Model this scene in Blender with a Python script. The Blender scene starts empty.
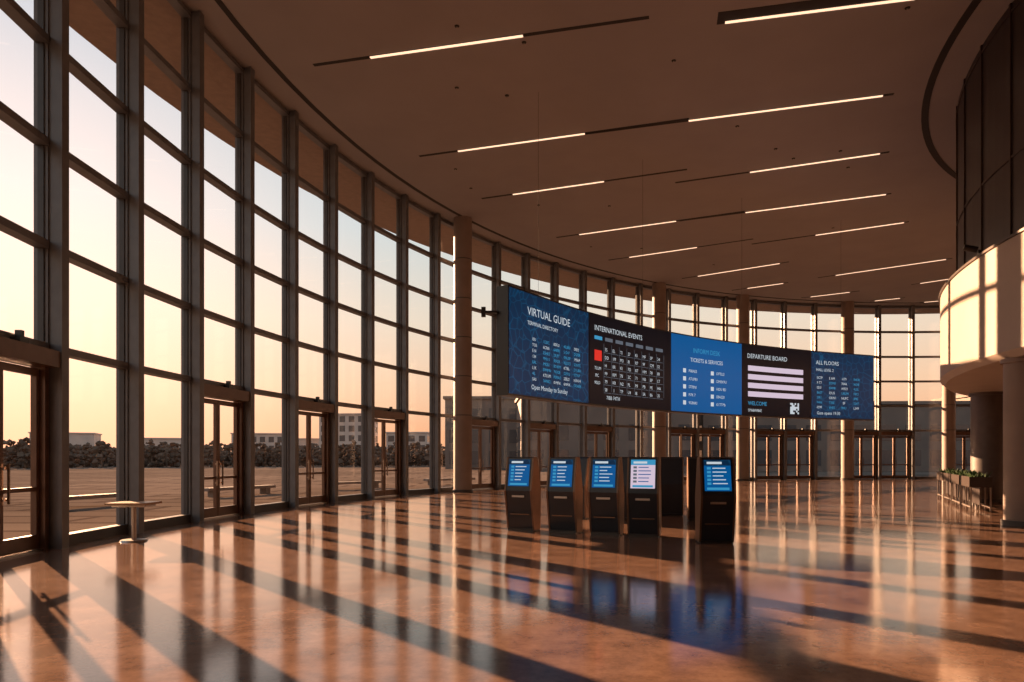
import bpy, math, random
from mathutils import Vector, Matrix
random.seed(7)
scene = bpy.context.scene
try:
    scene.view_settings.view_transform='Standard'; scene.view_settings.look='None'
except Exception as ex_: print(ex_)
PI = math.pi
CX, CY, R = 28.1, 13.0, 36.25
ZC = 12.5

# ------------------------------------------------------------ materials
def new_mat(name):
    m = bpy.data.materials.new(name); m.use_nodes = True
    return m, m.node_tree, m.node_tree.nodes["Principled BSDF"]

def mat(name, c, rough=0.5, metal=0.0, var=0.12, scale=4.0, bump=0.0):
    m, nt, b = new_mat(name)
    tc = nt.nodes.new("ShaderNodeTexCoord")
    n = nt.nodes.new("ShaderNodeTexNoise"); n.inputs["Scale"].default_value = scale
    n.inputs["Detail"].default_value = 5
    nt.links.new(tc.outputs["Object"], n.inputs["Vector"])
    r = nt.nodes.new("ShaderNodeValToRGB")
    r.color_ramp.elements[0].position = 0.3; r.color_ramp.elements[1].position = 0.7
    r.color_ramp.elements[0].color = (c[0]*(1-var), c[1]*(1-var), c[2]*(1-var), 1)
    r.color_ramp.elements[1].color = (min(1,c[0]*(1+var)), min(1,c[1]*(1+var)), min(1,c[2]*(1+var)), 1)
    nt.links.new(n.outputs["Fac"], r.inputs["Fac"])
    nt.links.new(r.outputs["Color"], b.inputs["Base Color"])
    b.inputs["Roughness"].default_value = rough
    b.inputs["Metallic"].default_value = metal
    if bump:
        bp = nt.nodes.new("ShaderNodeBump"); bp.inputs["Strength"].default_value = bump
        nt.links.new(n.outputs["Fac"], bp.inputs["Height"])
        nt.links.new(bp.outputs["Normal"], b.inputs["Normal"])
    return m

def emis(name, c, s, c2=None, scale=3.0):
    m, nt, b = new_mat(name)
    b.inputs["Base Color"].default_value = (0.01, 0.01, 0.01, 1)
    b.inputs["Roughness"].default_value = 0.35
    b.inputs["Specular IOR Level"].default_value = 0.15
    b.inputs["Emission Strength"].default_value = s
    if c2:
        tc = nt.nodes.new("ShaderNodeTexCoord")
        v = nt.nodes.new("ShaderNodeTexVoronoi"); v.feature = 'DISTANCE_TO_EDGE'; v.distance='EUCLIDEAN'
        v.inputs["Scale"].default_value = scale
        nt.links.new(tc.outputs["Object"], v.inputs["Vector"])
        n = nt.nodes.new("ShaderNodeTexNoise"); n.inputs["Scale"].default_value = 0.9
        nt.links.new(tc.outputs["Object"], n.inputs["Vector"])
        r = nt.nodes.new("ShaderNodeValToRGB")
        r.color_ramp.elements[0].position = 0.0; r.color_ramp.elements[0].color = (*c2, 1)
        r.color_ramp.elements[1].position = 0.06; r.color_ramp.elements[1].color = (*c, 1)
        nt.links.new(v.outputs["Distance"], r.inputs["Fac"])
        mx = nt.nodes.new("ShaderNodeMix"); mx.data_type = 'RGBA'
        nt.links.new(n.outputs["Fac"], mx.inputs[0])
        mx.inputs[6].default_value = (*[q*0.5 for q in c], 1)
        nt.links.new(r.outputs["Color"], mx.inputs[7])
        nt.links.new(mx.outputs[2], b.inputs["Emission Color"])
    else:
        b.inputs["Emission Color"].default_value = (*c, 1)
    return m

M_mull = mat("mullion_dark_bronze", (0.13, 0.133, 0.145), 0.42, 0.1)
M_mull2 = mat("mullion_inner_strip", (0.055, 0.054, 0.058), 0.45, 0.1)
M_door = mat("door_bronze", (0.13, 0.075, 0.052), 0.35, 0.4)
M_handle = mat("handle_steel", (0.3, 0.24, 0.2), 0.3, 1.0)
M_ceil = mat("ceiling_plaster", (0.30, 0.28, 0.285), 0.75, 0, 0.05, 0.6)
M_slot = mat("slot_dark", (0.02, 0.016, 0.015), 0.7)
M_cable = mat("cable_dark", (0.05, 0.035, 0.03), 0.9)
M_soff = mat("overhang_wood", (0.25, 0.17, 0.125), 0.6)
M_balc = mat("balcony_plaster", (0.33, 0.265, 0.225), 0.6, 0, 0.05, 1.0)
M_core = mat("core_dark_panel", (0.04, 0.030, 0.028), 0.4, 0.2)
M_core2 = mat("core_bronze_rib", (0.055, 0.04, 0.034), 0.4, 0.4)
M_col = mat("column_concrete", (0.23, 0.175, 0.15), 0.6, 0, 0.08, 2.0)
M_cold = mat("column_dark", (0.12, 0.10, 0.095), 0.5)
M_black = mat("black_casing", (0.012, 0.012, 0.014), 0.35)
M_kblk = mat("kiosk_black", (0.018, 0.018, 0.022), 0.3)
M_kbrz = mat("kiosk_bronze", (0.18, 0.10, 0.06), 0.35, 0.5)
M_wall = mat("wall_plaster_brown", (0.20, 0.14, 0.115), 0.7)
M_table = mat("table_wood", (0.30, 0.18, 0.10), 0.4)
M_steel = mat("brushed_steel", (0.4, 0.36, 0.33), 0.35, 0.9)
M_leaf = mat("plant_leaf", (0.05, 0.10, 0.035), 0.6, 0, 0.4, 8)
M_tree = mat("tree_foliage", (0.12, 0.085, 0.065), 1.0, 0, 0.4, 0.3)
M_tree.node_tree.nodes["Principled BSDF"].inputs["Specular IOR Level"].default_value = 0.0
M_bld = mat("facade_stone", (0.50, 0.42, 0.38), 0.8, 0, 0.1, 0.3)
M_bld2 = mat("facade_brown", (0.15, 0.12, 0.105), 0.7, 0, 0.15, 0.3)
M_bwin = mat("facade_glass", (0.07, 0.08, 0.095), 0.15, 0.3)
M_light = emis("linear_lamp_warm", (1.0, 0.62, 0.40), 1.6)
M_blue = emis("led_navy", (0.002, 0.028, 0.078), 1.0, (0.004, 0.10, 0.22), 3.2)
M_blue2 = emis("led_azure", (0.0, 0.085, 0.27), 1.0)
M_lblk = emis("led_black", (0.002, 0.003, 0.006), 1.0)
M_wht = emis("led_white", (0.54, 0.60, 0.65), 1.0)
M_cyan = emis("led_cyan", (0.04, 0.28, 0.50), 1.0)
M_red = emis("led_red", (0.7, 0.03, 0.02), 1.0)
M_pink = emis("led_lilac", (0.64, 0.52, 0.64), 1.0)
M_grey = emis("led_grey", (0.10, 0.12, 0.15), 1.0)

# paving slabs
M_grnd, nt, b = new_mat("plaza_paving")
tc = nt.nodes.new("ShaderNodeTexCoord"); bk = nt.nodes.new("ShaderNodeTexBrick")
nt.links.new(tc.outputs["Object"], bk.inputs["Vector"])
bk.inputs["Scale"].default_value = 0.12; bk.inputs["Mortar Size"].default_value = 0.02
bk.inputs["Color1"].default_value = (0.30,0.23,0.185,1); bk.inputs["Color2"].default_value = (0.24,0.18,0.145,1)
bk.inputs["Mortar"].default_value = (0.15,0.11,0.09,1)
n = nt.nodes.new("ShaderNodeTexNoise"); n.inputs["Scale"].default_value = 0.06; n.inputs["Detail"].default_value = 7
nt.links.new(tc.outputs["Object"], n.inputs["Vector"])
mxg = nt.nodes.new("ShaderNodeMix"); mxg.data_type='RGBA'; mxg.blend_type='MULTIPLY'; mxg.inputs[0].default_value=0.9
nt.links.new(bk.outputs["Color"], mxg.inputs[6]); nt.links.new(n.outputs["Fac"], mxg.inputs[7])
nt.links.new(mxg.outputs[2], b.inputs["Base Color"]); b.inputs["Roughness"].default_value = 1.0
b.inputs["Specular IOR Level"].default_value = 0.0

# glass: thin architectural glazing
M_glass = bpy.data.materials.new("thin_glass"); M_glass.use_nodes = True
nt = M_glass.node_tree; nt.nodes.clear()
o = nt.nodes.new("ShaderNodeOutputMaterial"); mx = nt.nodes.new("ShaderNodeMixShader")
tr = nt.nodes.new("ShaderNodeBsdfTransparent"); gl = nt.nodes.new("ShaderNodeBsdfGlossy")
tr.inputs["Color"].default_value = (0.97, 0.965, 0.96, 1)
gl.inputs["Roughness"].default_value = 0.02
mx.inputs[0].default_value = 0.05
nt.links.new(tr.outputs[0], mx.inputs[1]); nt.links.new(gl.outputs[0], mx.inputs[2])
nt.links.new(mx.outputs[0], o.inputs["Surface"])

# floor
M_floor, nt, b = new_mat("polished_concrete_floor")
tc = nt.nodes.new("ShaderNodeTexCoord")
n1 = nt.nodes.new("ShaderNodeTexNoise"); n1.inputs["Scale"].default_value = 2.2; n1.inputs["Detail"].default_value = 10
n1.inputs["Roughness"].default_value = 0.78
n2 = nt.nodes.new("ShaderNodeTexNoise"); n2.inputs["Scale"].default_value = 0.35; n2.inputs["Detail"].default_value = 6
for n in (n1, n2): nt.links.new(tc.outputs["Object"], n.inputs["Vector"])
r = nt.nodes.new("ShaderNodeValToRGB")
r.color_ramp.elements[0].position = 0.32; r.color_ramp.elements[0].color = (0.12, 0.068, 0.048, 1)
r.color_ramp.elements[1].position = 0.70; r.color_ramp.elements[1].color = (0.34, 0.205, 0.145, 1)
nt.links.new(n1.outputs["Fac"], r.inputs["Fac"]); nt.links.new(r.outputs["Color"], b.inputs["Base Color"])
mr = nt.nodes.new("ShaderNodeMapRange"); mr.inputs[1].default_value = 0.3; mr.inputs[2].default_value = 0.7
mr.inputs[3].default_value = 0.07; mr.inputs[4].default_value = 0.14
nt.links.new(n2.outputs["Fac"], mr.inputs[0]); nt.links.new(mr.outputs[0], b.inputs["Roughness"])
b.inputs["Specular IOR Level"].default_value = 0.7
bp = nt.nodes.new("ShaderNodeBump"); bp.inputs["Strength"].default_value = 0.03; bp.inputs["Distance"].default_value = 0.02
nt.links.new(n1.outputs["Fac"], bp.inputs["Height"]); nt.links.new(bp.outputs["Normal"], b.inputs["Normal"])

# ------------------------------------------------------------ mesh builder
class MB:
    def __init__(s): s.v=[]; s.f=[]; s.m=[]; s.mats=[]; s.sm=[]
    def mi(s, m):
        if m not in s.mats: s.mats.append(m)
        return s.mats.index(m)
    def add(s, vs, fs, m, smooth=False):
        o=len(s.v); s.v += [tuple(v) for v in vs]
        i=s.mi(m)
        for f in fs: s.f.append([o+k for k in f]); s.m.append(i); s.sm.append(smooth)
    def box(s, fr, a0,a1,b0,b1,z0,z1, m):
        O,T,N = fr
        vs=[]
        for z in (z0,z1):
            for (a,bb) in ((a0,b0),(a1,b0),(a1,b1),(a0,b1)):
                vs.append((O[0]+T[0]*a+N[0]*bb, O[1]+T[1]*a+N[1]*bb, z))
        s.add(vs, [(0,3,2,1),(4,5,6,7),(0,1,5,4),(1,2,6,5),(2,3,7,6),(3,0,4,7)], m)
    def cyl(s, x,y,r0,r1,z0,z1,m,seg=24):
        vs=[]
        for (r,z) in ((r0,z0),(r1,z1)):
            for i in range(seg):
                a=2*PI*i/seg; vs.append((x+r*math.cos(a), y+r*math.sin(a), z))
        s.add(vs, [(i,(i+1)%seg,seg+(i+1)%seg,seg+i) for i in range(seg)], m, True)
        s.add(vs[:seg], [tuple(reversed(range(seg)))], m); s.add(vs[seg:], [tuple(range(seg))], m)
    def rod(s, p, q, r, m, seg=8):
        p=Vector(p); q=Vector(q); d=(q-p).normalized()
        u=d.orthogonal().normalized(); w=d.cross(u); vs=[]
        for c in (p,q):
            for i in range(seg):
                a=2*PI*i/seg; vs.append(c+u*r*math.cos(a)+w*r*math.sin(a))
        s.add(vs, [(i,(i+1)%seg,seg+(i+1)%seg,seg+i) for i in range(seg)]+[tuple(reversed(range(seg))),tuple(range(seg,2*seg))], m)
    def ring(s, cx,cy,prof,m,a0=0,a1=2*PI,seg=160,closed=True,smooth=False):
        full = abs(a1-a0-2*PI)<1e-6
        n=len(prof); cnt = seg if full else seg+1
        vs=[]
        for i in range(cnt):
            a=a0+(a1-a0)*i/seg
            for (r,z) in prof: vs.append((cx-r*math.cos(a), cy+r*math.sin(a), z))
        fs=[]
        for i in range(seg):
            j=(i+1)%cnt
            for k in range(n if closed else n-1):
                l=(k+1)%n
                fs.append((i*n+k, i*n+l, j*n+l, j*n+k))
        s.add(vs,fs,m,smooth)
        if not full and closed:
            s.add(vs[:n],[tuple(range(n))],m); s.add(vs[-n:],[tuple(reversed(range(n)))],m)
    def obj(s, name, parent=None, loc=None, rot=0, recalc=True):
        me=bpy.data.meshes.new(name); me.from_pydata(s.v,[],s.f)
        for m in s.mats: me.materials.append(m)
        me.polygons.foreach_set("material_index", s.m)
        me.polygons.foreach_set("use_smooth", s.sm)
        me.update()
        if recalc:
            import bmesh
            bm=bmesh.new(); bm.from_mesh(me); bmesh.ops.recalc_face_normals(bm, faces=bm.faces); bm.to_mesh(me); bm.free()
        ob=bpy.data.objects.new(name, me); scene.collection.objects.link(ob)
        if loc: ob.location=loc
        ob.rotation_euler[2]=rot
        if parent: ob.parent=parent
        return ob
WF=((0,0),(1,0),(0,1))

def pc(phi, r): return (CX-r*math.cos(phi), CY+r*math.sin(phi))

# ------------------------------------------------------------ floor / ceiling / ground
m=MB(); seg=160
vs=[pc(2*PI*i/seg, R+0.35)+(0.0,) for i in range(seg)]; vb=[(v[0],v[1],-0.2) for v in vs]
m.add(vs+vb, [tuple(range(seg))]+[tuple(range(2*seg-1,seg-1,-1))]+[(i,seg+i,seg+(i+1)%seg,(i+1)%seg) for i in range(seg)], M_floor)
m.obj("floor")
m=MB()
vs=[pc(2*PI*i/seg, R+0.1)+(ZC,) for i in range(seg)]; vb=[(v[0],v[1],ZC+0.5) for v in vs]
m.add(vs+vb, [tuple(range(seg))]+[tuple(range(2*seg-1,seg-1,-1))]+[(i,seg+i,seg+(i+1)%seg,(i+1)%seg) for i in range(seg)], M_ceil)
m.obj("ceiling")
m=MB(); m.ring(CX,CY,[(R+0.12,ZC-0.05),(R+3.4,ZC+0.1),(R+3.4,ZC+0.7),(R+0.12,ZC+0.7)],M_soff)
m.obj("roof_overhang")
m=MB(); m.box(WF,-900,900,-300,1200,-0.4,-0.21,M_grnd)
m.obj("ground_plaza")
m=MB(); m.ring(CX,CY,[(35.2,ZC-0.015),(35.35,ZC-0.015),(35.35,ZC+0.05),(35.2,ZC+0.05)],M_slot)
m.obj("trim_1")
m=MB(); m.ring(CX,CY,[(17.22,ZC-0.02),(17.42,ZC-0.02),(17.42,ZC+0.05),(17.22,ZC+0.05)],M_slot)
m.obj("trim_2")

# ------------------------------------------------------------ ceiling lamps
segs=[((-3.86,18.6),(.28,17.64)),((5.34,17.1),(9.57,16.2)),((5.72,22.1),(11.17,20.57)),((-1.92,24.3),(2.45,22.98)),
((9.1,26.1),(13.2,24.5)),((.04,28.3),(3.63,26.97)),((10.4,30.4),(15.5,28.3)),((3.3,33.4),(7.57,31.5)),
((14.9,33.5),(18.2,31.7)),((6.4,37.2),(9.6,35.45)),((11.2,41.1),(15.05,38.4)),((19.4,40.9),(23.9,37.6)),
((15.2,44.05),(17.0,42.8)),((20.3,46.4),(22.3,45.1)),((25.3,47.6),(26.6,46.8)),((25.6,42.8),(26.9,41.6)),((29,48),(30.5,47.3)),
((-6.0,12.6),(-1.2,11.6)),((3.5,10.6),(8,9.6)),((-5,6),(0,5)),((4,4),(9,3))]
ext=[(1.7,3.2),(0.2,1.0),(3.4,0.3),(1.5,3.4),(2.8,0.3),(1.4,3.2),(2.9,0.2),(1.2,3.0),(3.0,0.2),(1.2,2.8),(1.0,0.5),(1,0.3),(1,.3),(.6,.6),(.3,.3),(.5,.3),(.3,.3),(1,1),(1,1),(1,1),(1,1)]
for li,((p,q),(e0,e1)) in enumerate(zip(segs,ext)):
    m=MB(); d=Vector((q[0]-p[0],q[1]-p[1])); L=d.length; d.normalize(); nn=(-d.y,d.x)
    fr=(p,(d.x,d.y),nn)
    m.box(fr,-e0,L+e1,-0.42 if li==1 else -0.055,0.055,ZC-0.012,ZC+0.02,M_slot)
    m.box(fr,0,L,-0.04,0.04,ZC-0.03,ZC+0.01,M_light)
    m.obj("linear_ceiling_lamp")
for k in range(22):
    x=random.uniform(-3,20); y=random.uniform(15,40)
    if math.hypot(x-CX,y-CY)<18.5 or math.hypot(x-CX,y-CY)>34: continue
    m=MB(); m.cyl(x,y,0.05,0.07,ZC-0.02,ZC+0.01,M_slot,16); m.cyl(x,y,0.02,0.02,ZC-0.05,ZC-0.01,M_steel,8)
    m.obj("ceiling_sprinkler")

# ------------------------------------------------------------ curtain wall
STEP=0.0675; PHI0=-0.031
LEV=[0.12,3.5,5.27,7.04,8.81,10.6,12.38]
doors={-1,2,4,6,9,11,13,16,17,19,20,22,23,25}
dn=0
for k in range(-6,33):
    f0=PHI0+STEP*k; f1=f0+STEP; fm=(f0+f1)/2
    P0=pc(f0,R); P1=pc(f1,R)
    T=Vector((P1[0]-P0[0],P1[1]-P0[1])); W=T.length; T.normalize(); N=(T.y,-T.x)
    mid=((P0[0]+P1[0])/2,(P0[1]+P1[1])/2)
    fr=(mid,(T.x,T.y),N); h=W/2
    rn=(math.cos(f0),-math.sin(f0)); rt=(math.sin(f0),math.cos(f0)); frm=(P0,rt,rn)
    m=MB()
    m.box(frm,-0.10,0.10,-0.12,0.12,0.0,12.48,M_mull)
    m.box(frm,-0.065,0.065,0.12,0.31,0.0,12.48,M_mull)
    m.box(frm,-0.10,0.10,0.31,0.36,0.0,12.48,M_mull)
    for i,z in enumerate(LEV):
        if i==0:
            if k in doors: continue
            m.box(fr,-h+.1,h-.1,-0.1,0.12,0.0,0.2,M_mull2)
        else:
            m.box(fr,-h+.1,h-.1,-0.09,0.14,z-0.065,z+0.065,M_mull)
    for i in range(len(LEV)-1):
        if i==0 and k in doors: continue
        z0=LEV[i]+0.07; z1=LEV[i+1]-0.07
        m.box(fr,-h+.1,-h+.13,-0.04,0.06,z0,z1,M_mull2)
        m.box(fr,h-.13,h-.1,-0.04,0.06,z0,z1,M_mull2)
        O=mid
        vs=[(O[0]+T.x*a,O[1]+T.y*a,z) for a,z in ((-h+.12,z0),(h-.12,z0),(h-.12,z1),(-h+.12,z1))]
        m.add(vs,[(0,1,2,3)],M_glass)
    m.obj("window_%d"%(k+7), recalc=False)
    if k in doors:
        dn+=1; m=MB()
        m.box(fr,-h+.12,h-.12,-0.12,0.33,3.14,3.42,M_door)
        m.box(fr,-h+.12,-h+.22,-0.1,0.14,0,3.14,M_door)
        m.box(fr,h-.22,h-.12,-0.1,0.14,0,3.14,M_door)
        m.box(fr,-h+.22,h-.22,-0.1,0.1,0,0.03,M_steel)
        for (a0,a1,hs) in ((-h+.23,-.01,1),(.01,h-.23,-1)):
            m.box(fr,a0,a0+.08,-.03,.05,.04,3.1,M_door); m.box(fr,a1-.08,a1,-.03,.05,.04,3.1,M_door)
            m.box(fr,a0+.08,a1-.08,-.03,.05,.04,.28,M_door); m.box(fr,a0+.08,a1-.08,-.03,.05,2.98,3.1,M_door)
            m.box(fr,a0+.08,a1-.08,-.03,.05,1.02,1.09,M_door)
            vs=[(mid[0]+T.x*a,mid[1]+T.y*a,z) for a,z in ((a0+.05,.3),(a1-.05,.3),(a1-.05,3),(a0+.05,3))]
            m.add(vs,[(0,1,2,3)],M_glass)
            ah = a1-.12 if hs>0 else a0+.12
            m.box(fr,ah-.015,ah+.015,.09,.12,.85,1.5,M_handle)
            m.box(fr,ah-.015,ah+.015,.05,.09,.9,.94,M_handle); m.box(fr,ah-.015,ah+.015,.05,.09,1.4,1.44,M_handle)
        m.box(fr,.1,.32,.12,.3,3.42,3.5,M_black); m.box(fr,.17,.25,.17,.27,3.5,3.62,M_black)
        m.obj("door_%d"%dn, recalc=False)
m=MB(); a0=PHI0+STEP*33; a1=PHI0-STEP*6+2*PI
m.ring(CX,CY,[(R-0.15,0),(R+0.15,0),(R+0.15,ZC),(R-0.15,ZC)],M_wall,a0,a1,100)  # unseen solid wall, added to keep sky light from entering behind the camera
m.obj("wall_back_light_block")
m=MB(); m.ring(CX,CY,[(R-0.19,0),(R-0.15,0),(R-0.15,0.2),(R-0.19,0.2)],M_mull2,a0,a1,100)
m.obj("baseboard_back")

for f in (0.541,1.01,1.21,1.445,1.65,1.86):
    x,y=pc(f,R-0.84); m=MB()
    m.cyl(x,y,.42,.42,0.0,ZC,M_col,32); m.cyl(x,y,.47,.47,0,.12,M_mull2,32)
    for z in LEV[1:-1]: m.cyl(x,y,.425,.425,z-.02,z+.02,M_mull2,32)
    m.obj("round_column")

# ------------------------------------------------------------ core + balcony
m=MB()
m.ring(CX,CY,[(16.9,4.05),(16.75,3.9),(11.02,3.9),(11.02,4.35),(16.6,4.35),(16.6,6.6),(16.9,6.6)],M_balc,seg=240)
m.obj("balcony")
m=MB(); m.ring(CX,CY,[(16.95,6.6),(16.55,6.6),(16.55,6.66),(16.95,6.66)],M_core2,seg=240)
m.obj("balcony_coping_rail")
m=MB(); m.ring(CX,CY,[(16.45,4.36),(15.9,4.36),(15.9,ZC),(16.45,ZC)],M_core,seg=240)
for i in range(60):
    f=2*PI*i/60; rn=(-math.cos(f),math.sin(f)); rt=(math.sin(f),math.cos(f)); P=pc(f,16.45)
    m.box((P,rt,rn),-.04,.04,0,.04,4.36,ZC,M_core2)
for z in (8.8,12.3):
    m.ring(CX,CY,[(16.45,z-.03),(16.48,z-.03),(16.48,z+.03),(16.45,z+.03)],M_core2,seg=240)
m.obj("wall_core_upper")
m=MB(); m.ring(CX,CY,[(11.0,0),(10.7,0),(10.7,4.0),(11.0,4.0)],M_wall,seg=120)
m.obj("wall_core_lower")
def column(x,y,r,z,mt,name):
    m=MB(); m.cyl(x,y,r,r,0,z,mt,36); m.cyl(x,y,r+.05,r+.05,0,.12,M_mull2,36); m.cyl(x,y,r+.06,r+.06,z-.1,z,mt,36); m.obj(name)
column(12.0,16.0,.40,3.9,M_col,"balcony_column")
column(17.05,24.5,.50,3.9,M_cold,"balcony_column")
for i in range(1,14):
    f=0.11+i*0.44-1.2
    x,y=pc(f+1.4,14.9)
    if abs(x-12)<2.5 and abs(y-16)<3: continue
    if math.hypot(x-17.05,y-24.5)<2.5: continue
    column(x,y,.35,3.9,M_col,"balcony_column")
x,y=pc(0.27,16.75); m=MB()
m.cyl(x,y,.1,.1,6.66,6.7,M_black,16); m.rod((x,y,6.68),(x,y,6.9),.03,M_black)
m.rod((x-.05,y,6.9),(x-.32,y+.12,7.0),.08,M_black,14); m.rod((x,y,6.85),(x+.25,y-.1,6.8),.04,M_black)
m.obj("parapet_spotlight")

# ------------------------------------------------------------ LED screen
keys=[(-.11,18.8),(2.5,22.3),(6.0,25.85),(9.56,28.4),(13.3,30.4),(16.9,31.9)]
def cr(p0,p1,p2,p3,t):
    return tuple(0.5*((2*b)+(-a+c)*t+(2*a-5*b+4*c-d)*t*t+(-a+3*b-3*c+d)*t**3) for a,b,c,d in zip(p0,p1,p2,p3))
ex=[tuple(2*a-b for a,b in zip(keys[0],keys[1]))]+keys+[tuple(2*a-b for a,b in zip(keys[-1],keys[-2]))]
poly=[];ks=[]
for i in range(5):
    for t in range(16): poly.append(cr(ex[i],ex[i+1],ex[i+2],ex[i+3],t/16))
poly.append(keys[-1])
cum=[0]
for i in range(1,len(poly)): cum.append(cum[-1]+math.dist(poly[i],poly[i-1]))
ks=[cum[i*16] for i in range(5)]+[cum[-1]]
TOT=cum[-1]
def SP(s,off):
    s=max(0,min(TOT,s))
    i=0
    while i<len(cum)-2 and cum[i+1]<s: i+=1
    t=(s-cum[i])/(cum[i+1]-cum[i]); a=poly[i]; b=poly[i+1]
    def tg(j):
        a_=poly[max(0,j-1)]; b_=poly[min(len(poly)-1,j+1)]; v=Vector((b_[0]-a_[0],b_[1]-a_[1])); return v.normalized()
    d=(tg(i)*(1-t)+tg(i+1)*t).normalized()
    return (a[0]+(b[0]-a[0])*t+d.y*off, a[1]+(b[1]-a[1])*t-d.x*off)
Z0,Z1=3.36,6.3
def srect(mb,s0,s1,z0,z1,off,mt):
    n=max(1,int((s1-s0)/0.3)); vs=[];fs=[]
    for i in range(n+1):
        p=SP(s0+(s1-s0)*i/n,off); vs+= [(p[0],p[1],z0),(p[0],p[1],z1)]
    for i in range(n): fs.append((2*i,2*i+2,2*i+3,2*i+1))
    mb.add(vs,fs,mt)
def text_mesh(body,size,align='LEFT'):
    cu=bpy.data.curves.new("t",'FONT'); cu.body=body; cu.size=size; cu.align_x=align; cu.resolution_u=2
    ob=bpy.data.objects.new("t",cu); scene.collection.objects.link(ob)
    bpy.context.view_layer.update()
    dg=bpy.context.evaluated_depsgraph_get()
    me=bpy.data.meshes.new_from_object(ob.evaluated_get(dg))
    vs=[tuple(v.co) for v in me.vertices]; fs=[tuple(p.vertices) for p in me.polygons]
    bpy.data.objects.remove(ob); bpy.data.curves.remove(cu); bpy.data.meshes.remove(me)
    return vs,fs
def stext(mb,body,size,s,z,mt,align='LEFT'):
    vs,fs=text_mesh(body,size,align); out=[]
    for v in vs:
        p=SP(s+v[0],0.03); out.append((p[0],p[1],z+v[1]))
    mb.add(out,fs,mt)
emp=bpy.data.objects.new("curved_led_screen",None); scene.collection.objects.link(emp)
m=MB(); n=60; vs=[]
for i in range(n+1):
    s=TOT*i/n; a=SP(s,0); b_=SP(s,-0.4)
    vs+=[(a[0],a[1],Z0-.05),(a[0],a[1],Z1+.05),(b_[0],b_[1],Z1+.05),(b_[0],b_[1],Z0-.05)]
fs=[]
for i in range(n):
    for k in range(4): fs.append((4*i+k,4*i+(k+1)%4,4*(i+1)+(k+1)%4,4*(i+1)+k))
m.add(vs,fs,M_black); m.add(vs[:4],[(0,1,2,3)],M_black); m.add(vs[-4:],[(3,2,1,0)],M_black)
m.obj("casing",emp)
m=MB()
for i,mt in enumerate((M_blue,M_lblk,M_blue2,M_lblk,M_blue)):
    srect(m,ks[i]+.03,ks[i+1]-.02,Z0,Z1,.012,mt)
m.obj("display_panels",emp,recalc=False)
m=MB()
rnd=random.Random(3)
def words(n): return "".join(rnd.choice("ABCDEFHIKLMNOPRSTU0123456789 ") for _ in range(n))
s0=ks[0]; w=ks[1]-ks[0]
stext(m,"VIRTUAL GUIDE",.33,s0+.9,Z1-.62,M_wht); stext(m,"TERMINAL DIRECTORY",.16,s0+.9,Z1-.90,M_wht)
for r_ in range(8):
    for c_ in range(5):
        stext(m,words(5 if c_ else 3),.13,s0+1.15+c_*.58,Z1-1.33-r_*.165,M_wht if rnd.random()<.4 else M_cyan)
stext(m,"Open Monday to Sunday",.2,s0+1.1,Z0+.2,M_wht)
s0=ks[1]; w=ks[2]-ks[1]
stext(m,"INTERNATIONAL EVENTS",.25,s0+.3,Z1-.5,M_wht)
for c_ in range(7): srect(m,s0+.3+c_*.62,s0+.75+c_*.62,Z1-.80,Z1-.68,.03,M_cyan if c_ in(0,) else M_grey)
for r_ in range(6):
    zz=Z1-1.08-r_*.27
    for c_ in range(8):
        ss=s0+.9+c_*.46
        stext(m,words(2),.16,ss,zz-.06,M_wht)
        srect(m,ss-.06,ss+.36,zz-.12,zz-.105,.03,M_grey)
for c_ in range(9): srect(m,s0+.84+c_*.46,s0+.855+c_*.46,Z0+.45,Z1-.9,.03,M_grey)
srect(m,s0+.3,s0+.72,Z1-1.5,Z1-1.15,.032,M_red)
for r_ in range(3): stext(m,words(4),.15,s0+.3,Z1-1.8-r_*.24,M_wht)
stext(m,words(12),.18,s0+1.0,Z0+.18,M_wht)
s0=ks[2]; w=ks[3]-ks[2]
stext(m,"INFORM DESK",.26,s0+w/2,Z1-.62,M_cyan,'CENTER'); stext(m,"TICKETS & SERVICES",.22,s0+w/2,Z1-.98,M_wht,'CENTER')
for r_ in range(5):
    for c_ in range(2):
        ss=s0+.75+c_*1.7; zz=Z1-1.4-r_*.31
        srect(m,ss,ss+.18,zz-.03,zz+.13,.03,M_wht); stext(m,words(6),.16,ss+.34,zz,M_wht)
s0=ks[3]; w=ks[4]-ks[3]
stext(m,"DEPARTURE BOARD",.27,s0+.3,Z1-.55,M_wht)
for r_ in range(4): srect(m,s0+.35,s0+w-.5,Z1-1.08-r_*.36,Z1-.86-r_*.36,.03,M_pink)
stext(m,"WELCOME",.24,s0+.35,Z0+.42,M_cyan); stext(m,words(9),.17,s0+.35,Z0+.15,M_wht)
for a in range(6):
    for b2 in range(6):
        if rnd.random()<.55: srect(m,s0+w-1.3+a*.09,s0+w-1.21+a*.09,Z0+.12+b2*.08,Z0+.20+b2*.08,.03,M_wht)
s0=ks[4]; w=ks[5]-ks[4]
stext(m,"ALL FLOORS",.25,s0+.3,Z1-.55,M_wht); stext(m,"HALL LEVEL 2",.18,s0+.3,Z1-.85,M_wht)
for r_ in range(7):
    for c_ in range(4):
        stext(m,words(4),.16,s0+.35+c_*.75,Z1-1.2-r_*.22,M_wht if rnd.random()<.5 else M_cyan)
stext(m,"Gate opens 19:30",.2,s0+.35,Z0+.15,M_wht)
m.obj("display_graphics",emp,recalc=False)
m=MB()
for i in range(4):
    p=SP(TOT*(i+.3)/3.6,-.2)
    m.rod((p[0],p[1],Z1+.04),(p[0],p[1],ZC-.002),.004,M_cable,6)
m.obj("suspension_cables",emp)
m=MB(); p=SP(0,-.3)
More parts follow.
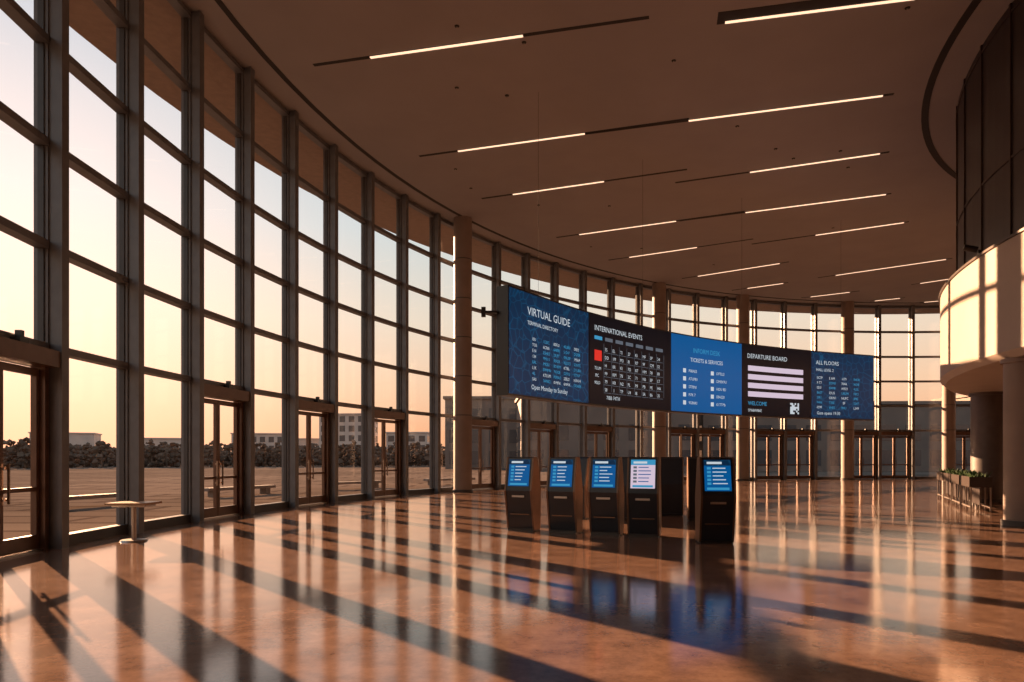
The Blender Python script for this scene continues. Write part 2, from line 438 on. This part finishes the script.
m.box((p,(1,0),(0,1)),-.45,-.05,-.05,.05,5.6,5.66,M_black); m.box((p,(1,0),(0,1)),-.5,-.38,-.08,.08,5.5,5.76,M_black)
m.obj("side_bracket",emp)

# ------------------------------------------------------------ kiosks
def kiosk(x,y,yaw,bright=False,back=False):
    e=bpy.data.objects.new("information_kiosk",None); scene.collection.objects.link(e)
    e.location=(x,y,0); e.rotation_euler[2]=math.radians(yaw)
    prof=[(-.17,.06),(-.33,.88),(-.20,1.58),(-.16,1.6),(-.04,1.6),(0.02,1.56),(.20,.86),(.17,.06)]
    def ext_(mb,pr,x0,x1,mt):
        n=len(pr); vs=[(x0,p[0],p[1]) for p in pr]+[(x1,p[0],p[1]) for p in pr]
        mb.add(vs,[tuple(range(n)),tuple(range(2*n-1,n-1,-1))]+[(i,n+i,n+(i+1)%n,(i+1)%n) for i in range(n)],mt)
    b=MB(); ext_(b,prof,-.28,.28,M_kblk); b.obj("body",e)
    cy=-.06
    pr2=[(cy+(p[0]-cy)*1.06,p[1] if p[1]>.1 else .03) for p in prof]
    b=MB(); ext_(b,pr2,-.315,-.28,M_kbrz); ext_(b,pr2,.28,.315,M_kbrz); b.obj("side_panels",e)
    b=MB(); b.box(((0,0),(1,0),(0,1)),-.29,.29,-.2,.2,0,.06,M_black); b.obj("plinth",e)
    A=Vector((-.33,.88)); B=Vector((-.20,1.58)); d=(B-A); nrm=Vector((-d.y,d.x)).normalized()
    def q(mb,x0,x1,t0,t1,off,mt):
        a=A+d*t0+nrm*off; c=A+d*t1+nrm*off
        mb.add([(x0,a.x,a.y),(x1,a.x,a.y),(x1,c.x,c.y),(x0,c.x,c.y)],[(0,1,2,3)],mt)
    b=MB(); q(b,-.24,.24,.14,.95,.006,M_pink if bright else M_blue2)
    fg=M_blue2 if bright else M_wht
    q(b,-.24,.24,.80,.95,.008,M_cyan if bright else M_blue)
    q(b,-.19,.08,.84,.90,.010,M_wht)
    for i in range(5):
        t=.70-i*.10
        q(b,-.19,-.12,t,t+.06,.010,M_cyan if not bright else M_grey); q(b,-.09,.05+.13*rnd.random(),t+.02,t+.045,.010,fg)
    q(b,-.20,.20,.17,.23,.010,M_cyan)
    b.obj("touch_screen",e,recalc=False)
    b=MB(); b.box(((0,0),(1,0),(0,1)),-.14,.14,-.335,-.28,.74,.78,M_steel)
    b.box(((0,0),(1,0),(0,1)),-.22,.22,-.25,-.20,.36,.38,M_kbrz)
    b.obj("card_slot",e)
kiosk(.26,14.9,-24); kiosk(1.14,14.5,-24); kiosk(1.97,14.15,-22); kiosk(2.68,13.8,-18,True); kiosk(3.78,12.75,-4)
kiosk(1.72,17.9,150); kiosk(2.82,17.6,160); kiosk(4.4,18.8,165); kiosk(4.75,17.2,170)

# ------------------------------------------------------------ standing table
m=MB(); F=((-7.2,13.0),(1,0),(0,1))
m.box(F,-.38,.38,-.3,.3,.70,.74,M_table); m.box(F,-.30,.30,-.22,.22,.66,.70,M_steel)
m.cyl(-7.2,13.0,.045,.045,.03,.66,M_steel,16); m.cyl(-7.2,13.0,.24,.22,0,.03,M_steel,28)
m.obj("pedestal_table")

# ------------------------------------------------------------ planter stands under balcony
d=Vector((3.4,7.0)).normalized(); nn=(d.y,-d.x)
for i in range(4):
    c=Vector((13.6,19.8))+d*(i*2.0)
    e=bpy.data.objects.new("planter_stand",None); scene.collection.objects.link(e)
    e.location=(c.x,c.y,0); F=((0,0),(d.x,d.y),nn)
    b=MB(); b.box(F,0,1.75,-.28,.28,.72,.76,M_core2); b.box(F,0,1.75,-.28,-.24,.76,1.02,M_core2); b.box(F,0,1.75,.24,.28,.76,1.02,M_core2)
    b.box(F,0,.04,-.24,.24,.76,1.02,M_core2); b.box(F,1.71,1.75,-.24,.24,.76,1.02,M_core2); b.box(F,.04,1.71,-.24,.24,.76,.95,M_black)
    b.obj("trough",e)
    b=MB()
    for a in (0.02,.86,1.69):
        for s_ in (-.26,.22): b.box(F,a,a+.04,s_,s_+.04,0,.72,M_steel)
    for s_ in (-.26,.22): b.box(F,.0,1.75,s_,s_+.04,.12,.16,M_steel)
    b.box(F,.06,1.69,-.02,.0,.2,.7,M_core)
    b.obj("legs",e)
    b=MB()
    for j in range(170 if i<2 else 90):
        a=rnd.uniform(.1,1.65); s_=rnd.uniform(-.2,.2); p=Vector((d.x*a+nn[0]*s_,d.y*a+nn[1]*s_,.94))
        th=rnd.uniform(0,2*PI); L=rnd.uniform(.12,.34); u=Vector((math.cos(th)*.6,math.sin(th)*.6,rnd.uniform(.5,1.2))).normalized()
        sd=u.cross(Vector((0,0,1))).normalized()*.025
        b.add([p,p+u*L*.5+sd,p+u*L,p+u*L*.5-sd],[(0,1,2,3)],M_leaf)
    b.obj("foliage",e,recalc=False)

# ------------------------------------------------------------ exterior
import bmesh
bm=bmesh.new(); bmesh.ops.create_icosphere(bm,subdivisions=1,radius=1)
IV=[v.co.copy() for v in bm.verts]; IF=[tuple(v.index for v in f.verts) for f in bm.faces]; bm.free()
def blob(mb,c,r,mt=None):
    vs=[]
    for v in IV:
        k=r*(1+rnd.uniform(-.5,.5)); vs.append((c[0]+v.x*k,c[1]+v.y*k,c[2]+v.z*k*.8))
    mb.add(vs,IF,mt or M_tree)
m=MB()
for i in range(520):
    az=math.radians(-62+60*(i+rnd.random())/520); D=rnd.uniform(130,190)
    x,y=D*math.sin(az),D*math.cos(az); hh=rnd.uniform(2.2,4.6); cw=rnd.uniform(1.2,2.4)
    m.rod((x,y,-.25),(x,y,hh*.6),.15,M_tree,6)
    for j in range(26):
        th=rnd.uniform(0,2*PI); zz=rnd.uniform(.0,1.0); rr=cw*math.sqrt(max(0.05,1-(zz*1.7-.7)**2))*rnd.uniform(.4,1.1)
        blob(m,(x+rr*math.cos(th),y+rr*math.sin(th),zz*hh),rnd.uniform(.22,.55))
m.obj("tree_line",recalc=False)
def building(x,y,w,dp,h,rot,mt,name="distant_building",fl=3.2,bay=3.0):
    m=MB(); m.box(WF,-w/2,w/2,-dp/2,dp/2,0,h,mt); m.box(WF,-w/2-.3,w/2+.3,-dp/2-.3,dp/2+.3,h,h+.4,mt)
    nf=int(h/fl); nb=int(w/bay); nb2=int(dp/bay)
    for f in range(nf):
        for b_ in range(nb):
            a=-w/2+(b_+.2)*w/nb; m.box(WF,a,a+.6*w/nb,-dp/2-.04,-dp/2+.02,f*fl+.7,f*fl+fl-.5,M_bwin)
        for b_ in range(nb2):
            a=-dp/2+(b_+.2)*dp/nb2
            m.box(WF,w/2-.02,w/2+.04,a,a+.6*dp/nb2,f*fl+.7,f*fl+fl-.5,M_bwin); m.box(WF,-w/2-.04,-w/2+.02,a,a+.6*dp/nb2,f*fl+.7,f*fl+fl-.5,M_bwin)
    m.obj(name,loc=(x,y,-.22),rot=rot)
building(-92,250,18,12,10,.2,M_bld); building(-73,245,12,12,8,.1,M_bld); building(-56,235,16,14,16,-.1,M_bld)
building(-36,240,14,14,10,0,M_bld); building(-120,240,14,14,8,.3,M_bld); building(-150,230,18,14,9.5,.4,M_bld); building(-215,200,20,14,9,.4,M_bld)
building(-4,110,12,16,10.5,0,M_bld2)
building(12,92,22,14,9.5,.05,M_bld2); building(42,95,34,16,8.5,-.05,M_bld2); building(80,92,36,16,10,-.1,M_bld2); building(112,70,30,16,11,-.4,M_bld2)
for i in range(5):
    f=.1+i*.17; x,y=pc(f,R+9); m=MB(); F=((0,0),(math.sin(f),math.cos(f)),(-math.cos(f),math.sin(f)))
    m.box(F,-2,2,-.25,.25,.28,.42,M_bld2)
    m.box(F,-1.7,-1.4,-.2,.2,0,.28,M_bld2); m.box(F,1.4,1.7,-.2,.2,0,.28,M_bld2)
    m.obj("plaza_bench",loc=(x,y,-.21))

# ------------------------------------------------------------ light
w=bpy.data.worlds.new("sunset_sky"); scene.world=w; w.use_nodes=True; nt=w.node_tree; nt.nodes.clear()
out=nt.nodes.new("ShaderNodeOutputWorld"); bg=nt.nodes.new("ShaderNodeBackground")
tc=nt.nodes.new("ShaderNodeTexCoord"); sx=nt.nodes.new("ShaderNodeSeparateXYZ")
nt.links.new(tc.outputs["Generated"],sx.inputs[0])
rp=nt.nodes.new("ShaderNodeValToRGB"); els=rp.color_ramp.elements
els[0].position=0.0; els[0].color=(.92,.42,.21,1); els[1].position=1.0; els[1].color=(.20,.32,.46,1)
for p,c in ((.03,(.94,.47,.25,1)),(.10,(.92,.61,.40,1)),(.19,(.82,.70,.56,1)),(.31,(.62,.68,.68,1)),(.5,(.44,.57,.66,1))):
    e=els.new(p); e.color=c
nt.links.new(sx.outputs["Z"],rp.inputs["Fac"])
SD=Vector((-.66,.75,0)).normalized(); EL=math.radians(13)
sund=Vector((SD.x*math.cos(EL),SD.y*math.cos(EL),math.sin(EL)))
glowd=Vector((SD.x*math.cos(.08),SD.y*math.cos(.08),math.sin(.08)))
dp=nt.nodes.new("ShaderNodeVectorMath"); dp.operation='DOT_PRODUCT'; dp.inputs[1].default_value=glowd
nt.links.new(tc.outputs["Generated"],dp.inputs[0])
mr=nt.nodes.new("ShaderNodeMapRange"); mr.inputs[1].default_value=.8; mr.inputs[2].default_value=1.0; mr.inputs[3].default_value=0; mr.inputs[4].default_value=1
nt.links.new(dp.outputs["Value"],mr.inputs[0])
pw=nt.nodes.new("ShaderNodeMath"); pw.operation='POWER'; pw.inputs[1].default_value=2.0; nt.links.new(mr.outputs[0],pw.inputs[0])
glw=nt.nodes.new("ShaderNodeMix"); glw.data_type='RGBA'; glw.blend_type='ADD'
nt.links.new(pw.outputs[0],glw.inputs[0]); nt.links.new(rp.outputs["Color"],glw.inputs[6]); glw.inputs[7].default_value=(.8,.38,.24,1)
nt.links.new(glw.outputs[2],bg.inputs["Color"]); bg.inputs["Strength"].default_value=1.12
nt.links.new(bg.outputs[0],out.inputs["Surface"])
sl=bpy.data.lights.new("setting_sun",'SUN'); sl.energy=25; sl.color=(1.0,.57,.31); sl.angle=math.radians(.4)
so=bpy.data.objects.new("setting_sun",sl); scene.collection.objects.link(so); so.location=(-30,40,20)
so.rotation_euler=sund.to_track_quat('Z','Y').to_euler()

# ------------------------------------------------------------ camera
cam=bpy.data.cameras.new("camera"); co=bpy.data.objects.new("camera",cam); scene.collection.objects.link(co)
co.location=(0,0,1.6); co.rotation_euler=(PI/2,0,0)
cam.sensor_width=36; cam.lens=24.0; cam.shift_y=116/1024; cam.clip_end=2000
scene.camera=co
